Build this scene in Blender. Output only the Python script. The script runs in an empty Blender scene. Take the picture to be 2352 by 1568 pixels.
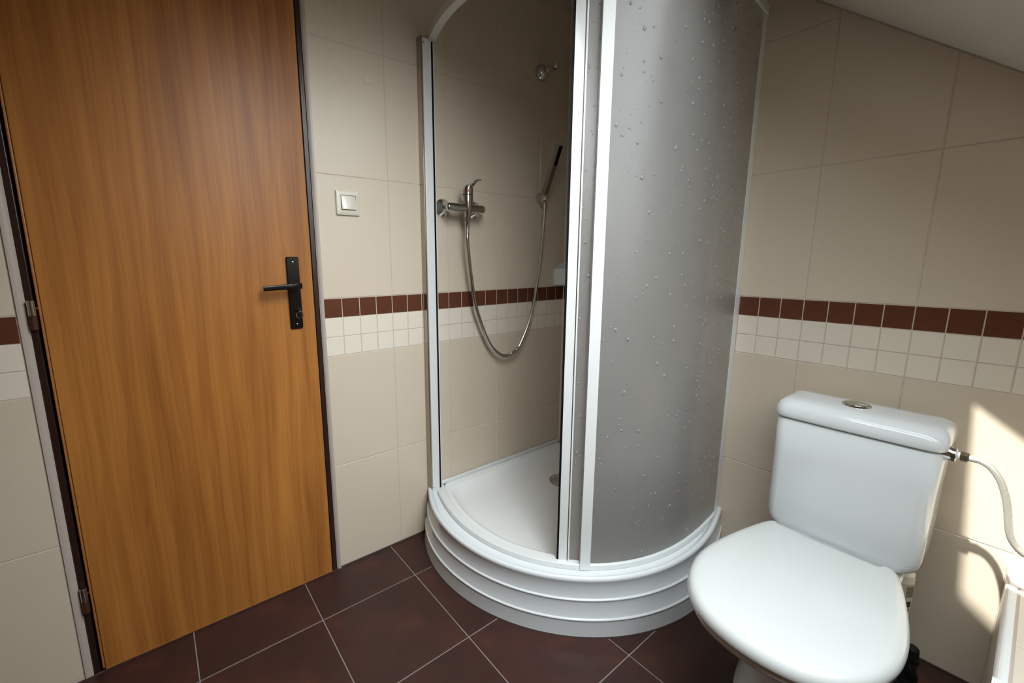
import bpy, math, random
from mathutils import Vector, Matrix

D = bpy.data
SC = bpy.context.scene
COL = SC.collection
PI = math.pi
random.seed(7)

# ------------------------------------------------------------------ camera
cam_data = D.cameras.new('camera')
cam = D.objects.new('camera', cam_data)
COL.objects.link(cam)
R0 = Vector((0.795559, -0.605866, -0.003434))
R1 = Vector((-0.107349, -0.135377, -0.984961))
R2 = Vector((0.596290, 0.783964, -0.172740))
m = Matrix((R0, -R1, -R2)).transposed().to_4x4()
m.translation = Vector((-1.63666, -1.45070, 1.12446))
cam.matrix_world = m
cam_data.sensor_width = 36.0
cam_data.lens = 36.0 * 988.569 / 2352.0
cam_data.shift_x = 77.82 / 2352.0
cam_data.shift_y = -12.13 / 2352.0
cam_data.clip_start = 0.02
SC.camera = cam

# ------------------------------------------------------------------ sky, sun, skylight, exposure
world = D.worlds.new('sky')
SC.world = world
world.use_nodes = True
bg = world.node_tree.nodes['Background']
bg.inputs['Color'].default_value = (0.62, 0.80, 1.0, 1)
bg.inputs['Strength'].default_value = 1.2

sun_data = D.lights.new('sun', 'SUN')
sun_data.energy = 13.0
sun_data.angle = math.radians(0.9)
sun_data.color = (1.0, 0.98, 0.94)
sun = D.objects.new('sun', sun_data)
COL.objects.link(sun)
SUN_DIR = Vector((1 / 1.75, -0.084, -1.0)).normalized()
sun.rotation_euler = SUN_DIR.to_track_quat('-Z', 'Y').to_euler()
sun.location = (-1.5, -1.5, 4)

# roof slope: z = ZR + SL*y ; skylight opening in it
SL = 0.777
ZR = 1.865 + SL * 0.9408
SKX0, SKX1 = -0.955, -0.467          # opening, across
SKY1, SKY0 = -0.86, -1.98            # opening, up the slope (y)
ROOF_T = 0.25
NRM = Vector((0, -SL, 1)).normalized()
UPS = Vector((0, 1, SL)).normalized()
def slope(y): return ZR + SL * y

SK2X0, SK2X1 = -1.340, -1.000         # unseen second opening, added to light the shower
SPREAD = 132
def daylight(name, x0, x1, energy, h):
    d = D.lights.new(name, 'AREA')
    d.shape = 'RECTANGLE'
    d.energy = energy
    d.color = (0.90, 0.965, 1.0)
    d.spread = math.radians(SPREAD)
    d.size = x1 - x0 - 0.02
    d.size_y = (SKY1 - SKY0) / UPS.y - 0.02
    o = D.objects.new(name, d)
    COL.objects.link(o)
    ym = (SKY0 + SKY1) / 2
    nz = Vector((0, -0.46, 0.888)).normalized()      # lamp tilted downwards to imitate a splayed lining
    mm = Matrix((Vector((1, 0, 0)), nz.cross(Vector((1, 0, 0))), nz)).transposed().to_4x4()
    mm.translation = Vector(((x0 + x1) / 2, ym, slope(ym))) + NRM * h
    o.matrix_world = mm
daylight('roof_opening_lamp', SKX0, SKX1, 6.0, 0.17)
daylight('roof_opening_lamp', SK2X0, SK2X1, 20.0, 0.17)  # added area lamp, stands for light from the made-up second opening

SC.view_settings.view_transform = 'Standard'
SC.view_settings.look = 'None'
SC.view_settings.gamma = 1.0
SC.view_settings.use_curve_mapping = False
SC.view_settings.exposure = 0.12

# ------------------------------------------------------------------ materials
def new_mat(name):
    mt = D.materials.new(name)
    mt.use_nodes = True
    return mt, mt.node_tree.nodes, mt.node_tree.links, mt.node_tree.nodes['Principled BSDF']

def plain(name, col, rough=0.4, metal=0.0, spec=0.5, coat=0.0, var=0.0, scale=6.0, bump=0.0, bscale=60.0, ior=None):
    mt, N, L, P = new_mat(name)
    P.inputs['Base Color'].default_value = (*col, 1)
    P.inputs['Roughness'].default_value = rough
    P.inputs['Metallic'].default_value = metal
    P.inputs['Specular IOR Level'].default_value = spec
    P.inputs['Coat Weight'].default_value = coat
    P.inputs['Coat Roughness'].default_value = 0.05
    tc = N.new('ShaderNodeTexCoord')
    if var:
        no = N.new('ShaderNodeTexNoise'); no.inputs['Scale'].default_value = scale; no.inputs['Detail'].default_value = 4
        L.new(tc.outputs['Object'], no.inputs['Vector'])
        mx = N.new('ShaderNodeMix'); mx.data_type = 'RGBA'
        mx.inputs['A'].default_value = (*[c * (1 - var) for c in col], 1)
        mx.inputs['B'].default_value = (*[min(1, c * (1 + var)) for c in col], 1)
        L.new(no.outputs['Fac'], mx.inputs['Factor'])
        L.new(mx.outputs['Result'], P.inputs['Base Color'])
    if bump:
        nb = N.new('ShaderNodeTexNoise'); nb.inputs['Scale'].default_value = bscale; nb.inputs['Detail'].default_value = 2
        L.new(tc.outputs['Object'], nb.inputs['Vector'])
        bp = N.new('ShaderNodeBump'); bp.inputs['Strength'].default_value = bump; bp.inputs['Distance'].default_value = 0.002
        L.new(nb.outputs['Fac'], bp.inputs['Height'])
        L.new(bp.outputs['Normal'], P.inputs['Normal'])
    return mt

M = {}
M['tile'] = plain('cream_tile', (0.61, 0.517, 0.405), 0.30, spec=0.4, var=0.03, scale=5, bump=0.05, bscale=25)
M['mosaic'] = plain('ivory_mosaic_tile', (0.73, 0.655, 0.545), 0.28, spec=0.45, var=0.02, scale=12, bump=0.25, bscale=35)
M['dark_mosaic'] = plain('brown_mosaic_tile', (0.105, 0.034, 0.016), 0.22, spec=0.5, var=0.25, scale=14, bump=0.45, bscale=30)
M['grout'] = plain('cream_grout', (0.56, 0.47, 0.395), 0.9, spec=0.1, var=0.12, scale=40)
M['white_grout'] = plain('pale_grout', (0.80, 0.74, 0.65), 0.9, spec=0.1)
M['floor_grout'] = plain('grey_floor_grout', (0.25, 0.22, 0.215), 0.9, spec=0.1, var=0.3, scale=60)
M['trim'] = plain('cream_tile_trim', (0.44, 0.375, 0.325), 0.35, spec=0.3)
M['white_tile'] = plain('white_tile', (0.80, 0.78, 0.74), 0.25, spec=0.45, var=0.02)
M['plaster'] = plain('white_plaster', (0.62, 0.58, 0.51), 0.9, spec=0.1, var=0.03, scale=8, bump=0.1, bscale=80)
M['plastic'] = plain('white_plastic', (0.80, 0.82, 0.82), 0.28, spec=0.5)
M['cream_plastic'] = plain('cream_plastic', (0.63, 0.575, 0.47), 0.25, spec=0.5)
M['enamel'] = plain('white_profile', (0.70, 0.715, 0.70), 0.22, spec=0.5)
M['acrylic'] = plain('white_acrylic', (0.68, 0.71, 0.72), 0.09, spec=0.5)
M['basin'] = plain('white_acrylic_lit', (0.82, 0.83, 0.81), 0.14, spec=0.5)  # the tray's acrylic made lighter, in place of light reaching the basin
M['ceramic'] = plain('white_ceramic', (0.75, 0.78, 0.785), 0.07, spec=0.55)
M['seat'] = plain('white_seat_plastic', (0.58, 0.60, 0.585), 0.16, spec=0.5)
M['chrome'] = plain('chrome', (0.62, 0.62, 0.61), 0.07, metal=1.0)
M['dark_chrome'] = plain('dark_chrome', (0.27, 0.25, 0.21), 0.10, metal=1.0)
M['steel'] = plain('brushed_steel', (0.60, 0.58, 0.54), 0.25, metal=1.0, var=0.15, scale=80)
M['braid'] = plain('braided_steel', (0.74, 0.70, 0.62), 0.42, metal=0.75, var=0.2, scale=300)
M['brass'] = plain('nickel_brass', (0.45, 0.41, 0.30), 0.25, metal=1.0)
M['black'] = plain('black_rubber', (0.005, 0.005, 0.005), 0.6, spec=0.12)
M['black_gloss'] = plain('black_lacquer', (0.006, 0.004, 0.003), 0.22, spec=0.25)
M['channel'] = plain('anodised_channel', (0.42, 0.36, 0.29), 0.22, metal=1.0)
M['frame'] = plain('dark_brown_paint', (0.026, 0.010, 0.007), 0.28, spec=0.5)
M['hinge_brown'] = plain('brown_hinge_paint', (0.055, 0.020, 0.010), 0.35, spec=0.4)
M['red'] = plain('red_dot', (0.55, 0.01, 0.02), 0.3)
M['blue'] = plain('blue_ring', (0.02, 0.03, 0.12), 0.3)
M['beige'] = plain('dried_glue', (0.66, 0.55, 0.36), 0.7, var=0.15, scale=60)
M['sealant'] = plain('dirty_sealant', (0.05, 0.035, 0.03), 0.7, var=0.4, scale=90)
M['orange'] = plain('orange_print', (0.75, 0.33, 0.03), 0.4)
M['green'] = plain('green_print', (0.03, 0.13, 0.02), 0.4)
M['label'] = plain('cream_label', (0.56, 0.49, 0.36), 0.45)
M['print'] = plain('dark_print', (0.05, 0.045, 0.04), 0.5)
M['white_cap'] = plain('white_bottle', (0.80, 0.74, 0.62), 0.35)
M['far_wall'] = plain('beige_wall', (0.40, 0.30, 0.20), 0.6, var=0.03)
M['blocker'] = plain('grey_blocker', (0.55, 0.56, 0.58), 0.8)  # for the plates added to keep sun out of the roof openings

def mat_floor():
    mt, N, L, P = new_mat('brown_floor_tile')
    tc = N.new('ShaderNodeTexCoord')
    a = N.new('ShaderNodeTexNoise'); a.inputs['Scale'].default_value = 5.0; a.inputs['Detail'].default_value = 6; a.inputs['Roughness'].default_value = 0.62
    L.new(tc.outputs['Object'], a.inputs['Vector'])
    r = N.new('ShaderNodeValToRGB')
    r.color_ramp.elements[0].position = 0.36; r.color_ramp.elements[0].color = (0.034, 0.0155, 0.0125, 1)
    r.color_ramp.elements[1].position = 0.72; r.color_ramp.elements[1].color = (0.082, 0.028, 0.017, 1)
    e = r.color_ramp.elements.new(0.55); e.color = (0.050, 0.020, 0.015, 1)
    L.new(a.outputs['Fac'], r.inputs['Fac']); L.new(r.outputs['Color'], P.inputs['Base Color'])
    b = N.new('ShaderNodeTexNoise'); b.inputs['Scale'].default_value = 40; b.inputs['Detail'].default_value = 3
    L.new(tc.outputs['Object'], b.inputs['Vector'])
    rr = N.new('ShaderNodeMapRange'); rr.inputs['To Min'].default_value = 0.28; rr.inputs['To Max'].default_value = 0.46
    L.new(b.outputs['Fac'], rr.inputs['Value']); L.new(rr.outputs['Result'], P.inputs['Roughness'])
    bp = N.new('ShaderNodeBump'); bp.inputs['Strength'].default_value = 0.15; bp.inputs['Distance'].default_value = 0.001
    L.new(b.outputs['Fac'], bp.inputs['Height']); L.new(bp.outputs['Normal'], P.inputs['Normal'])
    P.inputs['Specular IOR Level'].default_value = 0.28
    return mt
M['floor'] = mat_floor()

def mat_wood():
    mt, N, L, P = new_mat('orange_brown_veneer')
    tc = N.new('ShaderNodeTexCoord')
    mp = N.new('ShaderNodeMapping'); mp.inputs['Scale'].default_value = (1, 1, 0.10)
    L.new(tc.outputs['Object'], mp.inputs['Vector'])
    # broad cathedral bands
    w = N.new('ShaderNodeTexWave'); w.wave_type = 'BANDS'; w.bands_direction = 'X'; w.wave_profile = 'SIN'
    w.inputs['Scale'].default_value = 5.5; w.inputs['Distortion'].default_value = 7.0
    w.inputs['Detail'].default_value = 2.0; w.inputs['Detail Scale'].default_value = 2.2
    L.new(mp.outputs['Vector'], w.inputs['Vector'])
    n = N.new('ShaderNodeTexNoise'); n.inputs['Scale'].default_value = 9; n.inputs['Detail'].default_value = 3
    L.new(mp.outputs['Vector'], n.inputs['Vector'])
    mp2 = N.new('ShaderNodeMapping'); mp2.inputs['Scale'].default_value = (1, 1, 0.02)
    L.new(tc.outputs['Object'], mp2.inputs['Vector'])
    f = N.new('ShaderNodeTexNoise'); f.inputs['Scale'].default_value = 210; f.inputs['Detail'].default_value = 3
    L.new(mp2.outputs['Vector'], f.inputs['Vector'])
    def mathn(op, a, b):
        x = N.new('ShaderNodeMath'); x.operation = op
        for i, v in enumerate((a, b)):
            if isinstance(v, (int, float)): x.inputs[i].default_value = v
            else: L.new(v, x.inputs[i])
        return x.outputs[0]
    s = mathn('ADD', mathn('MULTIPLY', w.outputs['Fac'], 0.09), mathn('MULTIPLY', n.outputs['Fac'], 0.62))
    w2 = N.new('ShaderNodeTexWave'); w2.wave_type = 'BANDS'; w2.bands_direction = 'X'; w2.wave_profile = 'SAW'
    w2.inputs['Scale'].default_value = 17; w2.inputs['Distortion'].default_value = 14.0
    w2.inputs['Detail'].default_value = 2.0; w2.inputs['Detail Scale'].default_value = 0.8
    L.new(mp.outputs['Vector'], w2.inputs['Vector'])
    s = mathn('ADD', s, mathn('MULTIPLY', w2.outputs['Fac'], 0.075))
    s = mathn('ADD', s, mathn('MULTIPLY', f.outputs['Fac'], 0.20))
    r = N.new('ShaderNodeValToRGB')
    r.color_ramp.elements[0].position = 0.26; r.color_ramp.elements[0].color = (0.205, 0.066, 0.012, 1)
    r.color_ramp.elements[1].position = 0.68; r.color_ramp.elements[1].color = (0.45, 0.180, 0.038, 1)
    L.new(s, r.inputs['Fac']); L.new(r.outputs['Color'], P.inputs['Base Color'])
    P.inputs['Roughness'].default_value = 0.42
    P.inputs['Specular IOR Level'].default_value = 0.28
    return mt
M['wood'] = mat_wood()
M['wood_edge'] = plain('door_edge_band', (0.40, 0.15, 0.035), 0.35, var=0.1, scale=40)

def mat_frosted():
    mt, N, L, P = new_mat('frosted_panel')
    out = N['Material Output']
    P.inputs['Base Color'].default_value = (0.78, 0.765, 0.74, 1)
    P.inputs['Roughness'].default_value = 0.34
    P.inputs['IOR'].default_value = 1.45
    P.inputs['Transmission Weight'].default_value = 0.62
    tc = N.new('ShaderNodeTexCoord')
    nb = N.new('ShaderNodeTexNoise'); nb.inputs['Scale'].default_value = 420; nb.inputs['Detail'].default_value = 1
    L.new(tc.outputs['Object'], nb.inputs['Vector'])
    bp = N.new('ShaderNodeBump'); bp.inputs['Strength'].default_value = 0.10; bp.inputs['Distance'].default_value = 0.0006
    L.new(nb.outputs['Fac'], bp.inputs['Height']); L.new(bp.outputs['Normal'], P.inputs['Normal'])
    tr = N.new('ShaderNodeBsdfTranslucent'); tr.inputs['Color'].default_value = (0.96, 0.94, 0.91, 1)
    mx = N.new('ShaderNodeMixShader'); mx.inputs['Fac'].default_value = 0.78
    L.new(P.outputs['BSDF'], mx.inputs[1]); L.new(tr.outputs['BSDF'], mx.inputs[2])
    gl = N.new('ShaderNodeBsdfGlossy'); gl.inputs['Roughness'].default_value = 0.36
    L.new(bp.outputs['Normal'], gl.inputs['Normal'])
    fr = N.new('ShaderNodeFresnel'); fr.inputs['IOR'].default_value = 1.60
    m2 = N.new('ShaderNodeMixShader')
    L.new(fr.outputs['Fac'], m2.inputs['Fac']); L.new(mx.outputs['Shader'], m2.inputs[1]); L.new(gl.outputs['BSDF'], m2.inputs[2])
    L.new(m2.outputs['Shader'], out.inputs['Surface'])
    return mt
M['frosted'] = mat_frosted()

def mat_water():
    mt, N, L, P = new_mat('water')
    P.inputs['Base Color'].default_value = (0.52, 0.52, 0.53, 1)
    P.inputs['Roughness'].default_value = 0.10
    P.inputs['IOR'].default_value = 1.33
    P.inputs['Transmission Weight'].default_value = 0.6
    return mt
M['water'] = mat_water()

def mat_pane():
    mt, N, L, P = new_mat('window_glass')
    out = N['Material Output']
    t = N.new('ShaderNodeBsdfTransparent'); t.inputs['Color'].default_value = (0.96, 0.98, 0.97, 1)
    g = N.new('ShaderNodeBsdfGlossy'); g.inputs['Roughness'].default_value = 0.02
    mx = N.new('ShaderNodeMixShader'); mx.inputs['Fac'].default_value = 0.06
    L.new(t.outputs['BSDF'], mx.inputs[1]); L.new(g.outputs['BSDF'], mx.inputs[2])
    L.new(mx.outputs['Shader'], out.inputs['Surface'])
    return mt
M['pane'] = mat_pane()

# ------------------------------------------------------------------ mesh helpers
class MB:
    """collects vertices and faces (world coordinates) into one mesh"""
    def __init__(s): s.v = []; s.f = []
    def add(s, vs, fs):
        o = len(s.v); s.v += [tuple(x) for x in vs]; s.f += [tuple(i + o for i in f) for f in fs]; return s
    def box(s, a, b):
        (x0, y0, z0), (x1, y1, z1) = a, b
        x0, x1 = min(x0, x1), max(x0, x1); y0, y1 = min(y0, y1), max(y0, y1); z0, z1 = min(z0, z1), max(z0, z1)
        vs = [(x0,y0,z0),(x1,y0,z0),(x1,y1,z0),(x0,y1,z0),(x0,y0,z1),(x1,y0,z1),(x1,y1,z1),(x0,y1,z1)]
        return s.add(vs, [(0,3,2,1),(4,5,6,7),(0,1,5,4),(1,2,6,5),(2,3,7,6),(3,0,4,7)])
    def loft(s, rings, cap=True, closed=True):
        n = len(rings[0]); vs = [p for r in rings for p in r]; fs = []
        for i in range(len(rings) - 1):
            for j in range(n if closed else n - 1):
                k = (j + 1) % n
                fs.append((i*n+j, i*n+k, (i+1)*n+k, (i+1)*n+j))
        if cap:
            fs.append(tuple(range(n - 1, -1, -1))); fs.append(tuple((len(rings)-1)*n + j for j in range(n)))
        return s.add(vs, fs)
    def tube(s, pts, r, n=12, cap=True):
        pts = [Vector(p) for p in pts]; rings = []
        rr = r if isinstance(r, (list, tuple)) else [r] * len(pts)
        up = None
        for i, p in enumerate(pts):
            t = (pts[min(i+1, len(pts)-1)] - pts[max(i-1, 0)]).normalized()
            if up is None:
                up = Vector((0,0,1)) if abs(t.z) < 0.9 else Vector((1,0,0))
            u = (up - t * up.dot(t)).normalized(); up = u; w = t.cross(u)
            rings.append([p + (u*math.cos(2*PI*k/n) + w*math.sin(2*PI*k/n)) * rr[i] for k in range(n)])
        return s.loft(rings, cap)
    def lathe(s, base, axis, prof, n=28, cap=True):
        """prof: (distance along axis, radius)"""
        ax = Vector(axis).normalized(); b = Vector(base)
        up = Vector((0,0,1)) if abs(ax.z) < 0.9 else Vector((1,0,0))
        u = (up - ax * up.dot(ax)).normalized(); w = ax.cross(u)
        rings = [[b + ax*h + (u*math.cos(2*PI*k/n) + w*math.sin(2*PI*k/n))*max(r,1e-4) for k in range(n)] for h, r in prof]
        return s.loft(rings, cap)
    def prism(s, poly, z0, z1):
        n = len(poly)
        return s.loft([[(x,y,z0) for x,y in poly], [(x,y,z1) for x,y in poly]])

OFF = {}
def build(mb, name, mat, parent=None, smooth=False, bevel=0.0, seg=2, auto=35):
    off = Vector((0,0,0))
    if parent is not None: off = OFF.get(parent.name, Vector((0,0,0)))
    me = D.meshes.new(name)
    me.from_pydata([tuple(Vector(p) - off) for p in mb.v], [], mb.f)
    import bmesh
    bm = bmesh.new(); bm.from_mesh(me)
    bmesh.ops.recalc_face_normals(bm, faces=bm.faces)
    bm.to_mesh(me); bm.free()
    if mat is not None: me.materials.append(mat)
    o = D.objects.new(name, me); COL.objects.link(o)
    if parent is not None: o.parent = parent; OFF[o.name] = off
    if bevel:
        b = o.modifiers.new('bevel', 'BEVEL'); b.width = bevel; b.segments = seg; b.limit_method = 'ANGLE'; b.angle_limit = math.radians(40)
        smooth = True
    if smooth:
        for p in me.polygons: p.use_smooth = True
        me.set_sharp_from_angle(angle=math.radians(auto))
    return o

def thing(name, loc, label, cat, group=None):
    o = D.objects.new(name, None); COL.objects.link(o)
    o.location = loc; o.empty_display_size = 0.05
    OFF[o.name] = Vector(loc)
    o['label'] = label; o['category'] = cat
    if group: o['group'] = group
    return o
def tag(o, label, cat, group=None):
    o['label'] = label; o['category'] = cat
    if group: o['group'] = group
    return o
def structure(o, label=None):
    o['kind'] = 'structure'
    if label: o['label'] = label
    return o

def clip(poly, nx, ny, c):
    """keep the side nx*x+ny*y<=c"""
    out = []
    for i in range(len(poly)):
        a, b = poly[i], poly[(i+1) % len(poly)]
        da = nx*a[0]+ny*a[1]-c; db = nx*b[0]+ny*b[1]-c
        if da <= 0: out.append(a)
        if (da < 0 < db) or (db < 0 < da):
            t = da/(da-db); out.append((a[0]+(b[0]-a[0])*t, a[1]+(b[1]-a[1])*t))
    return out

TILE_MESH = {}
def tile(poly, frame, name, mat, parent, thick=0.008, ch=0.0012, pillow=0.0):
    """one tile: chamfered convex plate. frame(u, v, d) gives the world point, d = height above the joint plane.
    alike tiles share their mesh; the object sits at the tile's own corner."""
    u0 = min(p[0] for p in poly); v0 = min(p[1] for p in poly)
    loc = [(p[0]-u0, p[1]-v0) for p in poly]
    key = (frame.__name__, mat.name, tuple((round(a,4), round(b,4)) for a, b in loc))
    org = Vector(frame(u0, v0, 0))
    if key not in TILE_MESH:
        cx = sum(p[0] for p in loc)/len(loc); cy = sum(p[1] for p in loc)/len(loc)
        n = len(loc)
        def ring(ins, d):
            r = []
            for i in range(n):
                a = Vector(loc[i-1]); b = Vector(loc[i]); c = Vector(loc[(i+1)%n])
                e1 = (b-a).normalized(); e2 = (c-b).normalized()
                n1 = Vector((-e1.y, e1.x)); n2 = Vector((-e2.y, e2.x))
                if n1.dot(Vector((cx,cy))-b) < 0: n1 = -n1
                if n2.dot(Vector((cx,cy))-b) < 0: n2 = -n2
                h = (n1+n2); h = h/max(0.25, h.dot(n1)) if h.length > 1e-6 else n1
                q = b + h*ins
                r.append(Vector(frame(u0+q.x, v0+q.y, d)) - org)
            return r
        mb = MB()
        rings = [ring(0, -0.004), ring(0, thick-ch), ring(ch, thick)]
        mb.loft(rings)
        me = D.meshes.new(name)
        me.from_pydata([tuple(p) for p in mb.v], [], mb.f)
        me.materials.append(mat)
        import bmesh
        bm = bmesh.new(); bm.from_mesh(me); bmesh.ops.recalc_face_normals(bm, faces=bm.faces); bm.to_mesh(me); bm.free()
        TILE_MESH[key] = me
    o = D.objects.new(name, TILE_MESH[key]); COL.objects.link(o)
    o.location = org; o.parent = parent
    return o

# ------------------------------------------------------------------ room shell
XL, YF = -2.45, -2.30                 # far left and far front of the room
TD = 0.0013                           # tiles stand proud of the joints by this
ZD = 1.0001; SV = 0.06585; S = 0.0625; H = 0.4002
KC, MC = 0.4299, 0.9957
J = 0.0013                            # half a wall joint
DOOR_L, DOOR_R = -1.8727, -1.192      # opening in the back wall

wb = MB()
wb.box((XL-0.1, TD, -0.05), (DOOR_L, 0.12, 2.6))
wb.box((DOOR_R, TD, -0.05), (0.1, 0.12, 2.6))
wb.box((DOOR_L, TD, 2.02), (DOOR_R, 0.12, 2.6))
wall_back = structure(build(wb, 'wall_back', M['grout']))
wall_right = structure(build(MB().box((TD, YF-0.1, -0.05), (0.12, TD, 2.6)), 'wall_right', M['grout']))
wall_left = structure(build(MB().box((XL-0.12, YF-0.1, -0.05), (XL, TD, 2.6)), 'wall_left', M['far_wall']))
wall_front = structure(build(MB().box((XL, YF-0.12, -0.05), (TD, YF, 1.4)), 'wall_front', M['far_wall']))
floor = structure(build(MB().box((XL-0.1, YF-0.1, -0.06), (0.1, 0.12, -0.0012)), 'floor', M['floor_grout']))

def fr_back(u, v, d): return (u, TD - d, v)       # u = x, v = z
def fr_right(u, v, d): return (TD - d, -u, v)     # u = distance from the corner
def fr_floor(u, v, d): return (u, v, -0.0012 + d)

rows_z = [0.0025, 0.4024, 0.8026]
def rows():
    yield (0.004, 0.4024, 'big'); yield (0.4024, 0.8026, 'big')
    yield (0.8026, 0.8684, 'ivory'); yield (0.8684, 0.9343, 'ivory'); yield (0.9343, ZD, 'dark')
    yield (ZD, ZD+H, 'big'); yield (ZD+H, ZD+2*H, 'big'); yield (ZD+2*H, ZD+3*H, 'big')

def wall_tiles(cuts_big, cuts_small, frame, parent, roof=None):
    for z0, z1, kind in rows():
        cuts = cuts_big if kind == 'big' else cuts_small
        for a, b in zip(cuts[:-1], cuts[1:]):
            if b - a < 0.012: continue
            poly = [(a+J, z0+J), (b-J, z0+J), (b-J, z1-J), (a+J, z1-J)]
            if roof: poly = roof(poly)
            if len(poly) < 3: continue
            if kind == 'big': tile(poly, frame, 'tile', M['tile'], parent, thick=TD)
            elif kind == 'ivory': tile(poly, frame, 'mosaic_tile', M['mosaic'], parent, thick=TD, ch=0.0009)
            else: tile(poly, frame, 'dark_mosaic_tile', M['dark_mosaic'], parent, thick=TD, ch=0.0009)

# back wall, right of the door
cb = [-KC - 0.25*k for k in range(3, -2, -1)] + [-0.0015]
cs = [-1.1799 + S*i for i in range(0, 19)] + [-0.0015]
wall_tiles(cb, cs, fr_back, wall_back)
# back wall, left of the door
cl = [-1.8915 - 0.25*k for k in range(2, -1, -1)]; cl[0] = max(cl[0], XL+0.001)
csl = [-1.8915 - S*k for k in range(8, -1, -1)]
wall_tiles(cl, csl, fr_back, wall_back)
# right wall (under the roof slope): joints measured from the corner
cr = [0.0015] + sorted(set([round(MC - 0.75 + 0.25*k, 4) for k in range(0, 9)]))
csr = [0.0015] + [MC + S*k for k in range(-15, 22)]
def roof_clip(poly):
    # z <= ZR - SL*u - 0.004
    return clip(poly, SL, 1.0, ZR - 0.004)
wall_tiles(cr, csr, fr_right, wall_right, roof_clip)

# dark joint line between the floor and the walls, white silicone in the wall corner
build(MB().box((DOOR_R-0.012, -0.0015, -0.001), (-0.80, 0.001, 0.0042)), 'floor_joint', M['sealant'], wall_back)
build(MB().box((-0.0015, -1.4957, -0.001), (0.001, -0.80, 0.0042)), 'floor_joint', M['sealant'], wall_right)
build(MB().tube([(-0.0012, -0.0012, 0.20), (-0.0012, -0.0012, 2.44)], 0.0032, 8), 'corner_joint', M['white_grout'], wall_back)

# floor tiles
T = 0.3317; FX, FY = -0.9775, -0.2006
JF = 0.0016
for i in range(-5, 4):
    for j in range(-7, 2):
        a, b = FX + i*T, FX + (i+1)*T; c, d = FY + j*T, FY + (j+1)*T
        a = max(a, XL); b = min(b, -0.001); c = max(c, YF); d = min(d, -0.001)
        if b - a < 0.02 or d - c < 0.02: continue
        tile([(a+JF, c+JF), (b-JF, c+JF), (b-JF, d-JF), (a+JF, d-JF)], fr_floor, 'floor_tile', M['floor'], floor, thick=0.0012, ch=0.0005)
# threshold under the door
build(MB().box((DOOR_L, 0.0, -0.05), (DOOR_R, 0.12, 0.0006)), 'threshold', M['frame'], floor)

# ceiling: flat strip by the back wall + roof slope with the skylight opening
ZC = 2.44; YC = (ZC - ZR) / SL
cm = MB()
cm.box((XL-0.1, YC, ZC), (0.12, 0.12, ZC+0.2))
def slab(x0, x1, y0, y1):
    p = [Vector((x0, y0, slope(y0))), Vector((x1, y0, slope(y0))), Vector((x1, y1, slope(y1))), Vector((x0, y1, slope(y1)))]
    q = [a + NRM*ROOF_T for a in p]
    cm.add(p+q, [(0,1,2,3),(7,6,5,4),(0,4,5,1),(1,5,6,2),(2,6,7,3),(3,7,4,0)])
YB = YF - 0.02
slab(XL-0.1, SK2X0, YB, YC); slab(SKX1, 0.12, YB, YC)
slab(SKX0, SKX1, YB, SKY0); slab(SKX0, SKX1, SKY1, YC)
slab(SK2X1, SKX0, YB, YC); slab(SK2X0, SK2X1, YB, SKY0); slab(SK2X0, SK2X1, SKY1, YC)
ceiling = structure(build(cm, 'ceiling', M['plaster']))

# skylight (outside the frame): plate added over its upper part to block sun, pane over the whole
win = D.objects.new('window_1', None); COL.objects.link(win); win['kind'] = 'structure'
OFF[win.name] = Vector((0,0,0))
def roof_plate(x0, x1, y0, y1, h0, h1):
    mbx = MB()
    p = [Vector((x0, y0, slope(y0))), Vector((x1, y0, slope(y0))), Vector((x1, y1, slope(y1))), Vector((x0, y1, slope(y1)))]
    mbx.add([a+NRM*h0 for a in p]+[a+NRM*h1 for a in p], [(0,1,2,3),(7,6,5,4),(0,4,5,1),(1,5,6,2),(2,6,7,3),(3,7,4,0)])
    return mbx
YBL = -1.270 + NRM.y * -ROOF_T        # lower edge of the sun blocker, measured on the inner roof face
build(roof_plate(SKX0-0.02, SKX1+0.02, YBL, SKY1+0.02, ROOF_T, ROOF_T+0.02), 'sun_blocker', M['blocker'], win)
opening2 = D.objects.new('added_opening', None); COL.objects.link(opening2); opening2['kind'] = 'structure'  # made-up second roof opening, out of view
OFF[opening2.name] = Vector((0,0,0))
build(roof_plate(SK2X0-0.02, SK2X1+0.02, SKY0-0.02, SKY1+0.02, ROOF_T, ROOF_T+0.02), 'sun_blocker', M['blocker'], opening2)  # added plate shuts it to the sun, its lamp sits below
build(roof_plate(SKX0, SKX1, SKY0, YBL, ROOF_T-0.012, ROOF_T-0.006), 'window_pane', M['pane'], win)

# ------------------------------------------------------------------ door, its frame and the corner trims
door = D.objects.new('door_1', None); COL.objects.link(door); door['kind'] = 'structure'
door.location = (-1.533, 0, 0); OFF[door.name] = Vector((-1.533, 0, 0))
DX0, DX1 = -1.8525, -1.2118
leaf = build(MB().box((DX0+0.0065, -0.006, 0.007), (DX1, 0.034, 1.985)), 'door_leaf', M['wood'], door, bevel=0.0018)
build(MB().box((DX0, -0.0035, 0.008), (DX0+0.0058, 0.030, 1.985)), 'edge_band', M['wood_edge'], leaf, bevel=0.002)
build(MB().box((DX0+0.0065, -0.0065, 0.0055), (DX1, 0.004, 0.0085)), 'bottom_edge', M['wood_edge'], leaf)
for x0, x1 in ((DOOR_L+0.001, DX0-0.006), (DX1+0.0035, DOOR_R-0.001)):
    build(MB().box((x0, 0.001, 0.0), (x1, 0.10, 2.018)), 'door_frame', M['frame'], door, bevel=0.002)
build(MB().box((DOOR_L, 0.001, 1.992), (DOOR_R, 0.10, 2.019)), 'door_frame', M['frame'], door)
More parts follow.
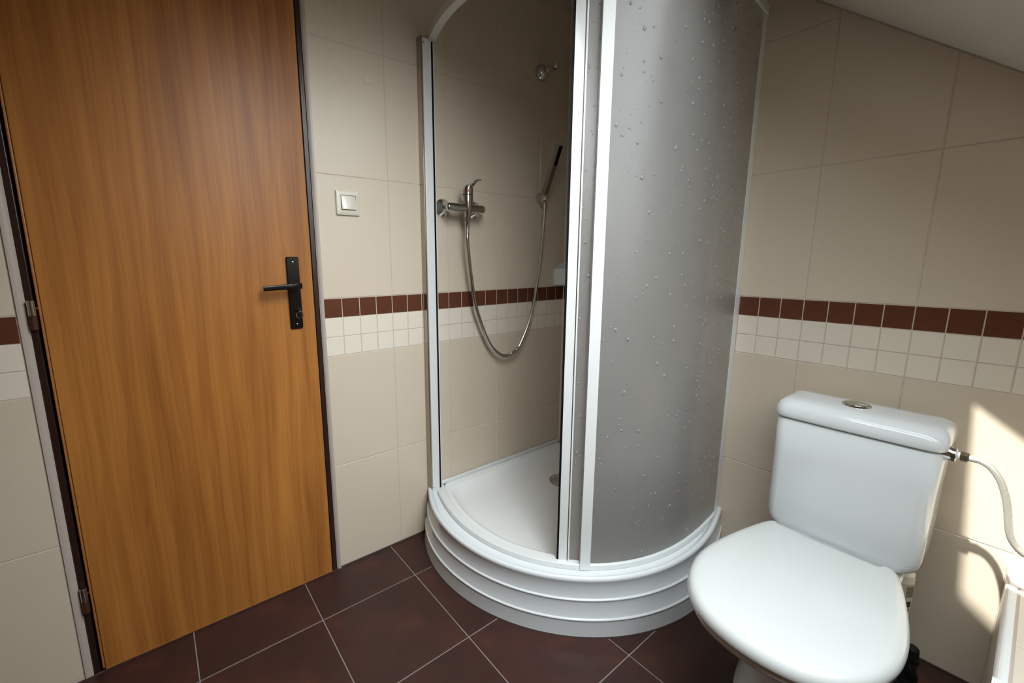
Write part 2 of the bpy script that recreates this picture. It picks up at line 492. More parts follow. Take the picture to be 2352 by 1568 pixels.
build(MB().box((DOOR_L, 0.045, 0.001), (DOOR_R, 0.06, 2.0)), 'gap_backing', M['black'], door)  # black sheet behind the leaf, puts shade into the door gaps

def round_trim(name, x0, x1, flip):
    # white quarter-round tile edge trim standing at the corner of the reveal
    w = x1 - x0; n = 7; poly = []
    for k in range(n+1):
        a = PI/2 * k/n
        poly.append((w*math.sin(a), -0.0045 - 0.0*w + 0.0075*(1-math.cos(a))))
    poly = [(0, 0.0025)] + [(0, -0.0045)] + poly[1:] + [(w, 0.03), (w-0.004, 0.03), (w-0.004, 0.0025)]
    P = [((x1 - p[0]) if flip else (x0 + p[0]), p[1]) for p in poly]
    return structure(build(MB().prism(P, 0.001, 2.03), name, M['trim'], None, smooth=True, auto=50))
round_trim('trim_1', -1.8885, DOOR_L-0.0005, False)
round_trim('trim_2', DOOR_R+0.0005, -1.1792, True)

def hinge(z0, z1, z2):
    h = build(MB().lathe((-1.8625, -0.0085, z1+0.001), (0,0,1), [(0, 0.0074), (z2-z1-0.002, 0.0074), (z2-z1-0.0008, 0.0062)], 20), 'hinge', M['chrome'], door, smooth=True)
    build(MB().lathe((-1.8625, -0.0085, z0), (0,0,1), [(0, 0.0066), (0.001, 0.0076), (z1-z0, 0.0076)], 20), 'hinge_socket', M['hinge_brown'], h, smooth=True)
    zz = z1 + (z2-z1)*0.48
    build(MB().tube([(-1.857, -0.0065, zz), (-1.8505, 0.004, zz)], 0.0028, 10), 'hinge_pin', M['chrome'], h, smooth=True)
    build(MB().box((-1.8712, -0.003, z0+0.004), (-1.8665, 0.004, z2-0.006)), 'hinge_plate', M['frame'], h)
hinge(0.966, 0.9985, 1.0355)
hinge(0.1975, 0.2310, 0.2700)

def rrect(x0, x1, z0, z1, r, n=5):
    pts = []
    for cx, cz, a0 in ((x1-r, z1-r, 0), (x0+r, z1-r, 90), (x0+r, z0+r, 180), (x1-r, z0+r, 270)):
        for k in range(n+1):
            a = math.radians(a0 + 90*k/n); pts.append((cx + r*math.cos(a), cz + r*math.sin(a)))
    return pts
def plate_xz(poly, y0, y1, ins=0.0015, mb=None):
    mb = mb or MB()
    cx = sum(p[0] for p in poly)/len(poly); cz = sum(p[1] for p in poly)/len(poly)
    def sc(d):
        w = max(p[0] for p in poly)-cx; h = max(p[1] for p in poly)-cz
        return [(cx+(p[0]-cx)*(1-d/w), cz+(p[1]-cz)*(1-d/h)) for p in poly]
    q = sc(ins)
    return mb.loft([[(x, y0, z) for x, z in poly], [(x, y1+ins, z) for x, z in poly], [(x, y1, z) for x, z in q]])

hp = build(plate_xz(rrect(-1.2900, -1.2525, 0.9115, 1.1385, 0.006), -0.006, -0.0135, 0.0022), 'handle_plate', M['black_gloss'], leaf, smooth=True)
hd = build(MB().lathe((-1.2690, -0.0125, 1.0490), (0,-1,0), [(0,0.012),(0.006,0.0115),(0.008,0.0095),(0.036,0.0088),(0.041,0.006)], 20), 'door_handle', M['black_gloss'], door, smooth=True)
lv = MB()
rg = []
for x, y, z, hh, dd in ((-1.2575,-0.047,1.0492,0.0088,0.0058),(-1.268,-0.050,1.0492,0.0092,0.0062),(-1.290,-0.050,1.0482,0.0085,0.0058),(-1.330,-0.0505,1.0465,0.0078,0.005),(-1.3685,-0.0515,1.0448,0.0075,0.0045)):
    rg.append([(x, y + dd*math.copysign(abs(math.cos(a))**0.45, math.cos(a)), z + hh*math.copysign(abs(math.sin(a))**0.45, math.sin(a))) for a in [2*PI*k/20 + PI/20 for k in range(20)]])
build(lv.loft(rg), 'lever', M['black_gloss'], hd, smooth=True)
for z in (1.1215, 0.9255):
    sc_ = build(MB().lathe((-1.2705, -0.0132, z), (0,-1,0), [(0,0.0030),(0.0006,0.0030),(0.0010,0.0016),(0.0003,0.0012)], 16), 'screw', M['chrome'], hd, smooth=True)
build(plate_xz(rrect(-1.2715, -1.2640, 0.9560, 0.9790, 0.0036), -0.0130, -0.0140, 0.0004), 'keyhole', M['black'], hd)

key = thing('door_key', (-1.2680, -0.0150, 0.972), 'small steel key with a split ring, stuck in the lock below the black lever', 'key')
build(MB().tube([(-1.2680,-0.0120,0.973), (-1.2680,-0.0300,0.973)], 0.0026, 10), 'key_shaft', M['steel'], key, smooth=True)
kb = MB()
kb.box((-1.2690,-0.0460,0.9655), (-1.2672,-0.0285,0.9800))
build(kb, 'key_bow', M['steel'], key, bevel=0.003)
rp = [(-1.2680 + 0.0105*math.sin(a), -0.0400 - 0.0015*math.cos(a), 0.9585 + 0.0105*math.cos(a)) for a in [2*PI*k/28 for k in range(29)]]
build(MB().tube(rp, 0.00075, 8, cap=False), 'key_ring', M['chrome'], key, smooth=True)

# ------------------------------------------------------------------ light switch and other fittings on the back wall
sw = thing('light_switch', (-1.0795, 0, 1.314), 'square cream rocker light switch on the tiles between door and shower', 'light switch')
def frame_plate(x0, x1, z0, z1, hx0, hx1, hz0, hz1, yb, yf, bev):
    a = rrect(x0, x1, z0, z1, 0.003, 3); b = rrect(x0+bev, x1-bev, z0+bev, z1-bev, 0.003, 3); c = rrect(hx0, hx1, hz0, hz1, 0.0015, 3)
    mbx = MB()
    mbx.loft([[(x, yb, z) for x, z in a], [(x, yf+0.002, z) for x, z in a], [(x, yf, z) for x, z in b], [(x, yf+0.0005, z) for x, z in c], [(x, yf+0.006, z) for x, z in c]], cap=False)
    return mbx
build(frame_plate(-1.1195, -1.0400, 1.2755, 1.3535, -1.1045, -1.0530, 1.2915, 1.3390, 0.0, -0.0095, 0.0035), 'switch_plate', M['cream_plastic'], sw, smooth=True, auto=30)
rk = MB()
def rkr(y_top, y_bot, ins):
    x0, x1, z0, z1 = -1.1032+ins, -1.0543-ins, 1.2930+ins, 1.3377-ins
    return [(x0, y_bot, z0), (x1, y_bot, z0), (x1, y_top, z1), (x0, y_top, z1)]
rk.loft([rkr(-0.002, -0.002, 0), rkr(-0.0085, -0.0145, 0), rkr(-0.0090, -0.0155, 0.0012)])
build(rk, 'rocker', M['cream_plastic'], sw, bevel=0.0006)

pad = MB()
px = [(-0.0125,0),(-0.011,0.008),(-0.005,0.0125),(0.003,0.0128),(0.010,0.008),(0.0122,0.0),(0.011,-0.008),(0.0105,-0.0115),(0.004,-0.0112),(-0.002,-0.0135),(-0.008,-0.010),(-0.0115,-0.006)]
pad.loft([[(-0.990+a, 0.0005, 1.7135+b) for a, b in px], [(-0.990+a, -0.0016, 1.7135+b) for a, b in px], [(-0.990+a*0.85, -0.0024, 1.7135+b*0.85) for a, b in px]])
tag(build(pad, 'glue_pad', M['beige'], None, smooth=True), 'small round dried glue spot left on the tile above the switch', 'glue spot')
fit = thing('wall_fitting', (-1.083, 0, 1.945), 'small round white wall fitting cut off by the top edge of the photo', 'wall fitting')
build(MB().lathe((-1.083, 0.0, 1.9450), (0,-1,0), [(0,0.0285),(0.008,0.0285),(0.012,0.025)], 32), 'base', M['plastic'], fit, smooth=True)
build(MB().lathe((-1.083, -0.011, 1.9450), (0,-1,0), [(0,0.018),(0.014,0.016),(0.018,0.010)], 24), 'cap', M['plastic'], fit, smooth=True)

# ------------------------------------------------------------------ shower tray
PC = (-0.27, -0.27)
def poly(c, f): return sum(k * f**i for i, k in enumerate(c))
C_RAIL = [0.5756, -0.0103, -0.0469, 0.0189, 0.0323]
C_LIP = [0.6447, -0.0258, -0.0646, 0.0217, 0.0239]
C_FOOT = [0.6445, -0.0147, -0.0169, 0.0137]
def pt(r, f):
    a = f - 0.75*PI
    return (PC[0] + r*math.cos(a), PC[1] + r*math.sin(a))
def f_end(rfun, sgn, gap=0.0):
    """angle at which the curve meets the wall"""
    lo, hi = 0.0, 1.6
    for _ in range(50):
        md = (lo+hi)/2; x, y = pt(rfun(sgn*md), sgn*md)
        v = (y if sgn < 0 else x)
        if v < -gap: lo = md
        else: hi = md
    return sgn*lo
def front_strip(profile, n=72, gap=0.001):
    """sweep of (radius function, z) points along the front curve, closed profile"""
    rings = []
    for i in range(n+1):
        t = i/n; ring = []
        for rf, z in profile:
            a, b = f_end(rf, -1, gap), f_end(rf, 1, gap)
            f = a + (b-a)*t; x, y = pt(rf(f), f); ring.append((x, y, z))
        rings.append(ring)
    return MB().loft(rings)
CACHE = {}
rail = lambda f: poly(C_RAIL, max(-1.25, min(1.25, f)))
lip = lambda f: poly(C_LIP, max(-1.25, min(1.25, f)))
foot = lambda f: poly(C_FOOT, max(-1.25, min(1.25, f)))
def mixr(z, d):
    k = 1 - z/0.20
    return lambda f: lip(f)*(1-k) + foot(f)*k + d
def railr(d): return lambda f: rail(f) + d

tray = thing('shower_tray', (-0.42, -0.42, 0), 'white acrylic corner shower tray with a ribbed curved front on brown floor tiles', 'shower tray')
ap = [(railr(0.001),0.1600),(railr(0.001),0.1735),(mixr(0.2,-0.0300),0.1735),(mixr(0.2,-0.0240),0.1760),(mixr(0.196,-0.0195),0.1850),(mixr(0.198,-0.0160),0.1955),(mixr(0.2,-0.0115),0.2000),(mixr(0.2,-0.0060),0.2010),(mixr(0.198,-0.0015),0.1988),(mixr(0.192,0.0008),0.1930),(mixr(0.186,0.0000),0.1870),(mixr(0.18,-0.0028),0.1815),
      (mixr(0.135,-0.0024),0.1325),(mixr(0.131,-0.0018),0.1306),(mixr(0.13,0.0008),0.1296),(mixr(0.128,0.0022),0.1276),(mixr(0.125,0.0018),0.1250),(mixr(0.122,0.0000),0.1225),(mixr(0.118,-0.0006),0.1190),
      (mixr(0.07,0.0000),0.0670),(mixr(0.066,0.0008),0.0652),(mixr(0.064,0.0034),0.0642),(mixr(0.062,0.0048),0.0622),(mixr(0.06,0.0044),0.0596),(mixr(0.057,0.0026),0.0570),(mixr(0.053,0.0020),0.0535),
      (mixr(0.004,0.0015),0.0030),(mixr(0.004,-0.020),0.0030)]
build(front_strip(ap), 'apron', M['acrylic'], tray, smooth=True, auto=60)
build(front_strip([(mixr(0,-0.01),0.0),(mixr(0,0.0035),0.0),(mixr(0,0.0025),0.0035),(mixr(0,-0.01),0.0035)]), 'sealant_bead', M['sealant'], tray)

# basin as rings around the pole
NB = 160
def wall_r(a, dx, dy):
    """distance from the pole to the two walls, corner slightly rounded"""
    c, s = math.cos(a), math.sin(a); k = 14.0; t = 0.0
    if c > 1e-6: t += (c / (-dx - PC[0]))**k
    if s > 1e-6: t += (s / (-dy - PC[1]))**k
    return t**(-1/k) if t > 0 else 9.0
def ringr(dw, rf, z, soft=18.0):
    out = []
    for i in range(NB):
        a = 2*PI*i/NB - PI
        f = (a + 0.75*PI + PI) % (2*PI) - PI
        r1 = wall_r(a, dw, dw)
        if abs(f) < 1.7:
            r2 = rf(f); r = (r1**-soft + r2**-soft)**(-1/soft)
        else: r = r1
        out.append((PC[0] + r*math.cos(a), PC[1] + r*math.sin(a), z))
    return out
bs = MB()
bs.loft([ringr(0.0015, railr(-0.002), 0.06, 40), ringr(0.0015, railr(-0.002), 0.171, 40), ringr(0.0015, railr(-0.034), 0.1712, 40), ringr(0.0015, railr(-0.0345), 0.1868, 40),
         ringr(0.034, railr(-0.045), 0.1862), ringr(0.043, railr(-0.055), 0.1815), ringr(0.050, railr(-0.064), 0.168), ringr(0.058, railr(-0.075), 0.156), ringr(0.075, railr(-0.10), 0.1495),
         ringr(0.12, railr(-0.16), 0.1465)] +
        [[(PC[0]+ (x-PC[0])*k, PC[1]+(y-PC[1])*k, z) for x, y, _ in ringr(0.12, railr(-0.16), 0)] for k, z in ((0.6, 0.1440), (0.25, 0.1425))])
build(bs, 'basin', M['basin'], tray, smooth=True, auto=60)
dr = build(MB().lathe((-0.243, -0.243, 0.1420), (0,0,1), [(0,0.058),(0.004,0.0575),(0.0055,0.053),(0.0050,0.049)], 40), 'drain_ring', M['chrome'], tray, smooth=True)
build(MB().lathe((-0.243, -0.243, 0.1455), (0,0,1), [(0,0.047),(0.003,0.0465),(0.009,0.034),(0.0115,0.016),(0.012,0.002)], 40), 'drain_cover', M['chrome'], tray, smooth=True)

for nm, a, b in (('trim_3', (-0.765,-0.011,0.1865), (-0.0012,0.0,0.2035)), ('trim_4', (-0.011,-0.765,0.1865), (0.0,-0.0115,0.2035))):
    structure(build(MB().box(a, b), nm, M['enamel'], None, bevel=0.004))

# ------------------------------------------------------------------ shower enclosure
enc = thing('shower_enclosure', (-0.42, -0.42, 0.186), 'quarter-round shower enclosure with white profiles and frosted wet panels, left half slid open', 'shower enclosure')
ZB, ZT = 0.1720, 1.905
ZR_ = 0.1925                           # top of the bottom rail
def arc_strip(prof, f0, f1, n=40):
    rings = []
    for i in range(n+1):
        f = f0 + (f1-f0)*i/n
        rings.append([(*pt(rail(f)+d, f), z) for d, z in prof])
    return MB().loft(rings)
fe0, fe1 = f_end(railr(-0.015), -1, 0.012), f_end(railr(-0.015), 1, 0.012)
build(arc_strip([(-0.033,ZB),(0.0,ZB),(0.0,ZR_-0.0025),(-0.0025,ZR_),(-0.030,ZR_),(-0.033,ZR_-0.0025)], fe0, fe1, 64), 'bottom_rail', M['enamel'], enc, smooth=True)
build(arc_strip([(-0.026,ZT-0.027),(0.0,ZT-0.027),(0.0,ZT-0.003),(-0.004,ZT),(-0.022,ZT),(-0.026,ZT-0.003)], fe0, fe1, 64), 'top_rail', M['enamel'], enc, smooth=True)

PX0, PX1 = -0.7965, -0.7625
pl = build(MB().box((PX0, -0.036, ZB), (PX1, -0.0005, 1.884)), 'wall_post', M['enamel'], enc, bevel=0.0022)
build(MB().box((PX0-0.0045, -0.031, ZB), (PX0-0.0002, -0.0005, 1.890)), 'wall_channel', M['channel'], pl, bevel=0.001)
build(MB().box((PX1, -0.0335, ZB+0.024), (PX1+0.0080, -0.010, 1.884)), 'gasket', M['black'], pl)
build(MB().box((PX1+0.0080, -0.034, ZB+0.021), (PX1+0.0108, -0.006, 1.893)), 'post_lip', M['enamel'], pl)
pr_ = build(MB().box((-0.034, -0.8085, ZB), (-0.0005, -0.782, 1.899)), 'wall_post', M['enamel'], enc, bevel=0.0022)
for z in (1.868, ZB+0.034):
    build(MB().lathe((-0.7925, -0.0360, z), (0,-1,0), [(0,0.0022),(0.0006,0.0022),(0.0008,0.0012)], 12), 'screw', M['sealant'], pl)

rad = math.radians
def fang(deg): return rad(deg) + 0.75*PI     # world angle about the pole to curve angle
F1a, F1b = fang(-139.75), fang(-137.2)
F2a, F2b = fang(-133.15), fang(-130.1)
FEND = f_end(railr(-0.010), 1, 0.033)
PZ0, PZ1 = ZR_-0.004, ZT-0.022
# the door that has been pushed behind the fixed panel
sl = build(arc_strip([(-0.0245,PZ0),(-0.0210,PZ0),(-0.0210,PZ1),(-0.0245,PZ1)], F1b, fang(-92), 40), 'sliding_panel', M['frosted'], enc, smooth=True)
build(arc_strip([(-0.030,PZ0),(-0.0155,PZ0),(-0.0155,PZ1),(-0.030,PZ1)], F1a, F1b, 5), 'stile', M['enamel'], sl, smooth=True, auto=30)
build(arc_strip([(-0.028,PZ0),(-0.0165,PZ0),(-0.0165,PZ1),(-0.028,PZ1)], F1a-rad(0.65), F1a, 2), 'gasket', M['black'], sl)
build(arc_strip([(-0.0225,PZ0),(-0.0125,PZ0),(-0.0125,PZ1),(-0.0225,PZ1)], F1b+rad(0.32), F1b+rad(0.75), 2), 'bead', M['enamel'], sl)
# the fixed curved panel
fx = build(arc_strip([(-0.0115,PZ0),(-0.0080,PZ0),(-0.0080,PZ1),(-0.0115,PZ1)], F2b-rad(0.1), FEND, 56), 'fixed_panel', M['frosted'], enc, smooth=True)
build(arc_strip([(-0.0175,ZB+0.0045),(0.0035,ZB+0.0045),(0.0035,PZ1),(-0.0175,PZ1)], F2a, F2b, 5), 'stile', M['enamel'], fx, smooth=True, auto=30)

# water drops: far too many to count, one part per panel
def drops(n, f0, f1, z0, z1, d, parent, bias):
    mbx = MB(); k = 0
    while k < n:
        f = random.uniform(f0, f1); z = random.uniform(z0, z1)
        t = (f-f0)/(f1-f0)
        if random.random() > bias(t, (z-z0)/(z1-z0)): continue
        k += 1
        r = 0.0011 + 0.0040*random.random()**2.6
        e = random.uniform(1.0, 1.45); h = r*random.uniform(0.45, 0.65)
        x, y = pt(rail(f)+d, f)
        x2, y2 = pt(rail(f+0.002)+d, f+0.002)
        tx = Vector((x2-x, y2-y, 0)).normalized(); nx = Vector((tx.y, -tx.x, 0))
        if nx.dot(Vector((x-PC[0], y-PC[1], 0))) < 0: nx = -nx
        o = Vector((x, y, z)); rings = []
        for q in (0.0, 0.35, 0.68, 0.9):
            c = math.cos(q*PI/2); s_ = math.sin(q*PI/2)
            rings.append([o + tx*(r*c*math.cos(2*PI*i/9)) + Vector((0,0,1))*(r*e*c*math.sin(2*PI*i/9)) + nx*(h*s_ - 0.0002) for i in range(9)])
        mbx.loft(rings)
    o_ = build(mbx, 'water_drops', M['water'], parent, smooth=True, auto=80)
    o_['kind'] = 'stuff'
    return o_
drops(950, F2b+0.012, FEND-0.02, PZ0+0.01, PZ1-0.002, -0.0080, fx, lambda t, h: (0.35 + 0.65*min(1, t*1.6)) * (0.45 + 0.55*h))
drops(60, F1b+rad(1.0), F2a+rad(0.5), PZ0+0.02, PZ1-0.002, -0.0210, sl, lambda t, h: 0.3 + 0.7*h)

# ------------------------------------------------------------------ shower fittings
mix = thing('shower_mixer', (-0.6345, 0, 1.322), 'chrome single-lever shower mixer on the tiles inside the shower', 'mixer tap')
MX = -0.6345; MY = -0.068; MZ = 1.3215
for x in (-0.7040, -0.5500):
    fl = build(MB().lathe((x, 0, MZ+0.003), (0,-1,0), [(0,0.0345),(0.003,0.0345),(0.006,0.032),(0.012,0.026),(0.022,0.0175),(0.028,0.0155),(0.052,0.0150)], 32), 'wall_flange', M['chrome'], mix, smooth=True)
hb = MB().lathe((-0.7335, MY, MZ), (1,0,0), [(0,0.004),(0.001,0.010),(0.004,0.0145),(0.008,0.0165),(0.166,0.0165),(0.170,0.0145),(0.173,0.010),(0.174,0.004)], 28)
build(hb, 'cross_body', M['chrome'], mix, smooth=True)
build(MB().lathe((MX, MY, 1.2885), (0,0,1), [(0,0.0125),(0.004,0.0138),(0.020,0.0175),(0.040,0.0205),(0.060,0.0220),(0.078,0.0222),(0.080,0.0222)], 32), 'tap_body', M['chrome'], mix, smooth=True)
build(MB().lathe((MX, MY, 1.3690), (0,0,1), [(0,0.0212),(0.0022,0.0212)], 32), 'tap_ring', M['blue'], mix, smooth=True)
cap_ = MB(); rg = []
for z, r, dy in ((1.3715,0.0222,0),(1.376,0.0224,0),(1.386,0.0222,-0.001),(1.395,0.0205,-0.004),(1.402,0.0170,-0.008),(1.406,0.0115,-0.012),(1.4075,0.004,-0.014)):
    rg.append([(MX + r*math.cos(2*PI*k/28), MY + dy + r*math.sin(2*PI*k/28), z) for k in range(28)])
cp = build(cap_.loft(rg), 'lever_cap', M['chrome'], mix, smooth=True)
rg = []
for y, z, w, h in ((MY-0.004,1.3945,0.0150,0.0080),(MY-0.020,1.3990,0.0125,0.0062),(MY-0.038,1.4065,0.0098,0.0042),(MY-0.055,1.4128,0.0092,0.0033),(MY-0.070,1.4155,0.0098,0.0030),(MY-0.078,1.4145,0.0085,0.0024)):
    rg.append([(MX + w*math.copysign(abs(math.cos(a))**0.7, math.cos(a)), y, z + h*math.copysign(abs(math.sin(a))**0.8, math.sin(a))) for a in [2*PI*k/20 for k in range(20)]])
build(MB().loft(rg), 'lever', M['chrome'], cp, smooth=True)
a0 = rad(-118)
dv = Vector((math.cos(a0), math.sin(a0), 0.05)).normalized()
build(MB().lathe(Vector((MX, MY, 1.3815)) + dv*0.0212, dv, [(0,0.0038),(0.0018,0.0036),(0.0022,0.002)], 14), 'red_marker', M['red'], cp, smooth=True)

def catmull(pts, per=24):
    P = [Vector(p) for p in pts]; P = [P[0]*2-P[1]] + P + [P[-1]*2-P[-2]]; out = []
    for i in range(1, len(P)-2):
        for k in range(per):
            t = k/per; a, b, c, d = P[i-1], P[i], P[i+1], P[i+2]
            out.append(0.5*((2*b) + (c-a)*t + (2*a-5*b+4*c-d)*t*t + (3*b-a-3*c+d)*t**3))
    out.append(P[-2]); return out
def resample(pts, step):
    out = [pts[0]]; acc = 0
    for a, b in zip(pts[:-1], pts[1:]):
        d = (b-a).length
        while acc + d >= step:
            a = a + (b-a).normalized()*(step-acc); d = (b-a).length; acc = 0; out.append(a.copy())
        acc += d
    out.append(pts[-1]); return out

hose = thing('shower_hose', (MX, MY, 1.27), 'ribbed metal shower hose hanging in a loop from mixer to hand shower', 'shower hose')
path = [(MX,MY,1.262),(MX-0.001,MY,1.225),(-0.6345,-0.067,1.1885),(-0.6120,-0.060,1.0537),(-0.5785,-0.050,0.9286),(-0.5140,-0.041,0.7930),(-0.4640,-0.040,0.7330),(-0.4143,-0.040,0.7100),(-0.3650,-0.040,0.7200),(-0.3235,-0.040,0.7530),(-0.2584,-0.041,0.8860),(-0.2190,-0.043,1.0815),(-0.2035,-0.049,1.2550),(-0.2005,-0.0515,1.3300),(-0.2000,-0.052,1.376)]
pp = resample(catmull(path), 0.0019)
build(MB().tube(pp, [0.0071 + (0.0009 if i % 2 else -0.0002) for i in range(len(pp))], 10), 'ribbed_tube', M['steel'], hose, smooth=True, auto=60)
build(MB().lathe((MX, MY, 1.2885), (0,0,-1), [(0,0.0108),(0.003,0.0118),(0.018,0.0118),(0.021,0.0100),(0.022,0.0080),(0.044,0.0076)], 12), 'hose_nut', M['chrome'], hose, smooth=True, auto=25)

hold = thing('hand_shower_bracket', (-0.18, 0, 1.402), 'round chrome wall bracket beside the shower corner that holds the hand shower', 'bracket')
build(MB().lathe((-0.1800, 0, 1.4020), (0,-1,0), [(0,0.0245),(0.004,0.0245),(0.009,0.0235),(0.018,0.0210),(0.026,0.0200)], 32), 'wall_disc', M['chrome'], hold, smooth=True)
rg = []
bc = Vector((-0.1925, -0.0440, 1.4000)); 
build(MB().lathe((-0.1890, -0.022, 1.4010), (-0.18,-0.98,0), [(0,0.0175),(0.010,0.0190),(0.022,0.0195),(0.032,0.0180),(0.038,0.0140),(0.041,0.006)], 28), 'socket', M['chrome'], hold, smooth=True)

hs = thing('hand_shower', (-0.1990, -0.050, 1.415), 'slim square chrome hand shower with a black spray face leaning in its bracket', 'hand shower')
A0 = Vector((-0.1985, -0.0500, 1.4160)); A1 = Vector((-0.1975, -0.1290, 1.6030))
ax = (A1-A0).normalized(); ux = Vector((1,0,0)); ux = (ux-ax*ux.dot(ax)).normalized(); wx = ax.cross(ux)
rot = math.radians(0)
def bar(a, b, h, off=Vector((0,0,0))):
    rings = []
    for p in (a, b):
        rings.append([p + off + ux*sx*h + wx*sy*h for sx, sy in ((-1,-1),(1,-1),(1,1),(-1,1))])
    return MB().loft(rings)
build(bar(A0, A1, 0.0115), 'handle', M['dark_chrome'], hs, bevel=0.0012)
fn = -wx if wx.y > 0 else wx
L_ = (A1-A0).length
fb = MB()
q0 = A0 + ax*L_*0.60; q1 = A0 + ax*(L_-0.002)
fb.loft([[p + ux*sx*0.0098 + fn*(0.0112+d) for sx, d in ((-1,0),(1,0),(1,0.0016),(-1,0.0016))] for p in (q0, q1)])
build(fb, 'spray_face', M['black'], hs)
build(MB().lathe(A0 - ax*0.0, -ax, [(0,0.0100),(0.012,0.0100),(0.03,0.0090),(0.040,0.0085)], 16), 'hose_end', M['chrome'], hs, smooth=True)

up_ = thing('upper_shower_bracket', (-0.187, 0, 1.9215), 'empty chrome ball-joint shower bracket high in the shower corner', 'bracket')
build(MB().lathe((-0.187, 0, 1.9215), (0,-1,0), [(0,0.0350),(0.003,0.0350),(0.012,0.0330),(0.022,0.0270),(0.029,0.0190),(0.032,0.0140)], 36), 'wall_rosette', M['chrome'], up_, smooth=True)
bj = build(MB().lathe((-0.187, -0.030, 1.9220), (0.05,-1,0.10), [(0,0.0105),(0.004,0.0140),(0.011,0.0160),(0.018,0.0140),(0.022,0.0085),(0.034,0.0065),(0.040,0.0065)], 24), 'ball_joint', M['chrome'], up_, smooth=True)
cl_ = MB(); rg = []
cc = Vector((-0.1830, -0.0810, 1.9275))
for z in (-0.013, -0.011, 0.011, 0.013):
    ri = 0.0095; ro = 0.0142 if abs(z) < 0.012 else 0.0130
    ring = []
    for k in range(19):
        a = rad(-60 + 300*k/18 + 0)
        ring.append(cc + Vector((ro*math.cos(a+1.2), ro*math.sin(a+1.2), z)))
    for k in range(18, -1, -1):
        a = rad(-60 + 300*k/18)
        ring.append(cc + Vector((ri*math.cos(a+1.2), ri*math.sin(a+1.2), z)))
    rg.append(ring)
build(cl_.loft(rg), 'clip', M['chrome'], up_, smooth=True, auto=40)

cad = thing('corner_caddy', (-0.04, -0.04, 1.006), 'small white corner soap caddy above the brown mosaic row, half hidden by the stile', 'soap caddy')
def quad(r, e=1.0):
    return [(-r*math.cos(a)*1.0, -r*math.sin(a)*e) for a in [PI/2*k/14 for k in range(15)]]
RC = 0.072
sh = MB()
def cad_ring(r, z): return [(x, y, z) for x, y in quad(r)] + [(-0.002, -0.002, z)]
q_out = [(RC-0.004, 1.0065), (RC, 1.0105), (RC+0.003, 1.0860)]
sh.loft([cad_ring(r, z) for r, z in q_out] + [cad_ring(RC-0.0005, 1.0860), cad_ring(RC-0.006, 1.0150)], cap=True)
build(sh, 'basket', M['plastic'], cad, smooth=True, auto=40)
bk = MB()
n = 12
for wall in (0, 1):
    top = []
    for k in range(n+1):
        t = k/n; u = (RC+0.003)*(1-t); zz = 1.0862 + 0.026*math.sin(t*PI/2)
        top.append((u, zz))
    pol = [(RC+0.003, 1.0850)] + top + [(0.0, 1.0850)]
    if wall == 0: bk.loft([[(-u-0.0005, -0.0005, z) for u, z in pol], [(-u-0.0005, -0.0030, z) for u, z in pol]])
    else: bk.loft([[(-0.0005, -u-0.0005, z) for u, z in pol], [(-0.0030, -u-0.0005, z) for u, z in pol]])
build(bk, 'back_edge', M['plastic'], cad)

# ------------------------------------------------------------------ tiled ledge at the right
ledge = build(MB().box((-0.494, YF, 0.0), (0.0, -1.4905, 0.3665)), 'tiled_ledge', M['grout'], None)
structure(ledge, 'low tiled ledge in front of the right wall beside the toilet')
LX0, LX1, LY0, LY1, LZ = -0.496, 0.0, -2.29, -1.4885, 0.368
def fr_ltop(u, v, d): return (u, v, 0.3665 + d)
def fr_lside(u, v, d): return (u, -1.4905 + d, v)
def fr_lfront(u, v, d): return (-0.494 - d, u, v)
yc = [-1.5085 - 0.25*k for k in range(0, 4)][::-1]; yc[0] = LY0
xc = [-0.478, -0.340, -0.0015]
for a, b in zip(xc[:-1], xc[1:]):
    for c, d in zip(yc[:-1], yc[1:]):
        tile([(a+J,c+J),(b-J,c+J),(b-J,d-J),(a+J,d-J)], fr_ltop, 'tile', M['mosaic'], ledge, thick=0.0018)  # cream tiles in lighter ivory, skylight on the top put into colour
for a, b in ((-0.492, -0.25), (-0.25, -0.0015)):
    tile([(a+J,0.003),(b-J,0.003),(b-J,0.355),(a+J,0.355)], fr_lside, 'tile', M['tile'], ledge, thick=0.0018)
for c, d in zip(yc[:-1], yc[1:]):
    tile([(c+J,0.003),(d-J,0.003),(d-J,0.352),(c+J,0.352)], fr_lfront, 'tile', M['tile'], ledge, thick=0.0018)
def ledge_trim(p0, p1, side):
    n = 6; r = 0.013; ring0, ring1 = [], []
    pr2 = [(0.018, 0.0), (0.018, 0.002)] + [(r-r*math.sin(PI/2*k/n), 0.0022-r*(1-math.cos(PI/2*k/n))) for k in range(n+1)] + [(0.002, -r)]
    for p, ring in ((p0, ring0), (p1, ring1)):
        for s_, h in pr2:
            ring.append((p[0] + side[0]*s_, p[1] + side[1]*s_, 0.3667 + h))
    return MB().loft([ring0, ring1])
build(ledge_trim((-0.4965, -1.4878), (-0.0005, -1.4878), (0, -1)), 'edge_trim', M['plastic'], ledge, smooth=True, auto=50)
build(ledge_trim((-0.4968, LY0), (-0.4968, -1.4878), (1, 0)), 'edge_trim', M['plastic'], ledge, smooth=True, auto=50)
build(MB().tube([(-0.0012, -1.4895, 0.004), (-0.0012, -1.4895, 0.364)], 0.003, 8), 'corner_joint', M['grout'], ledge)

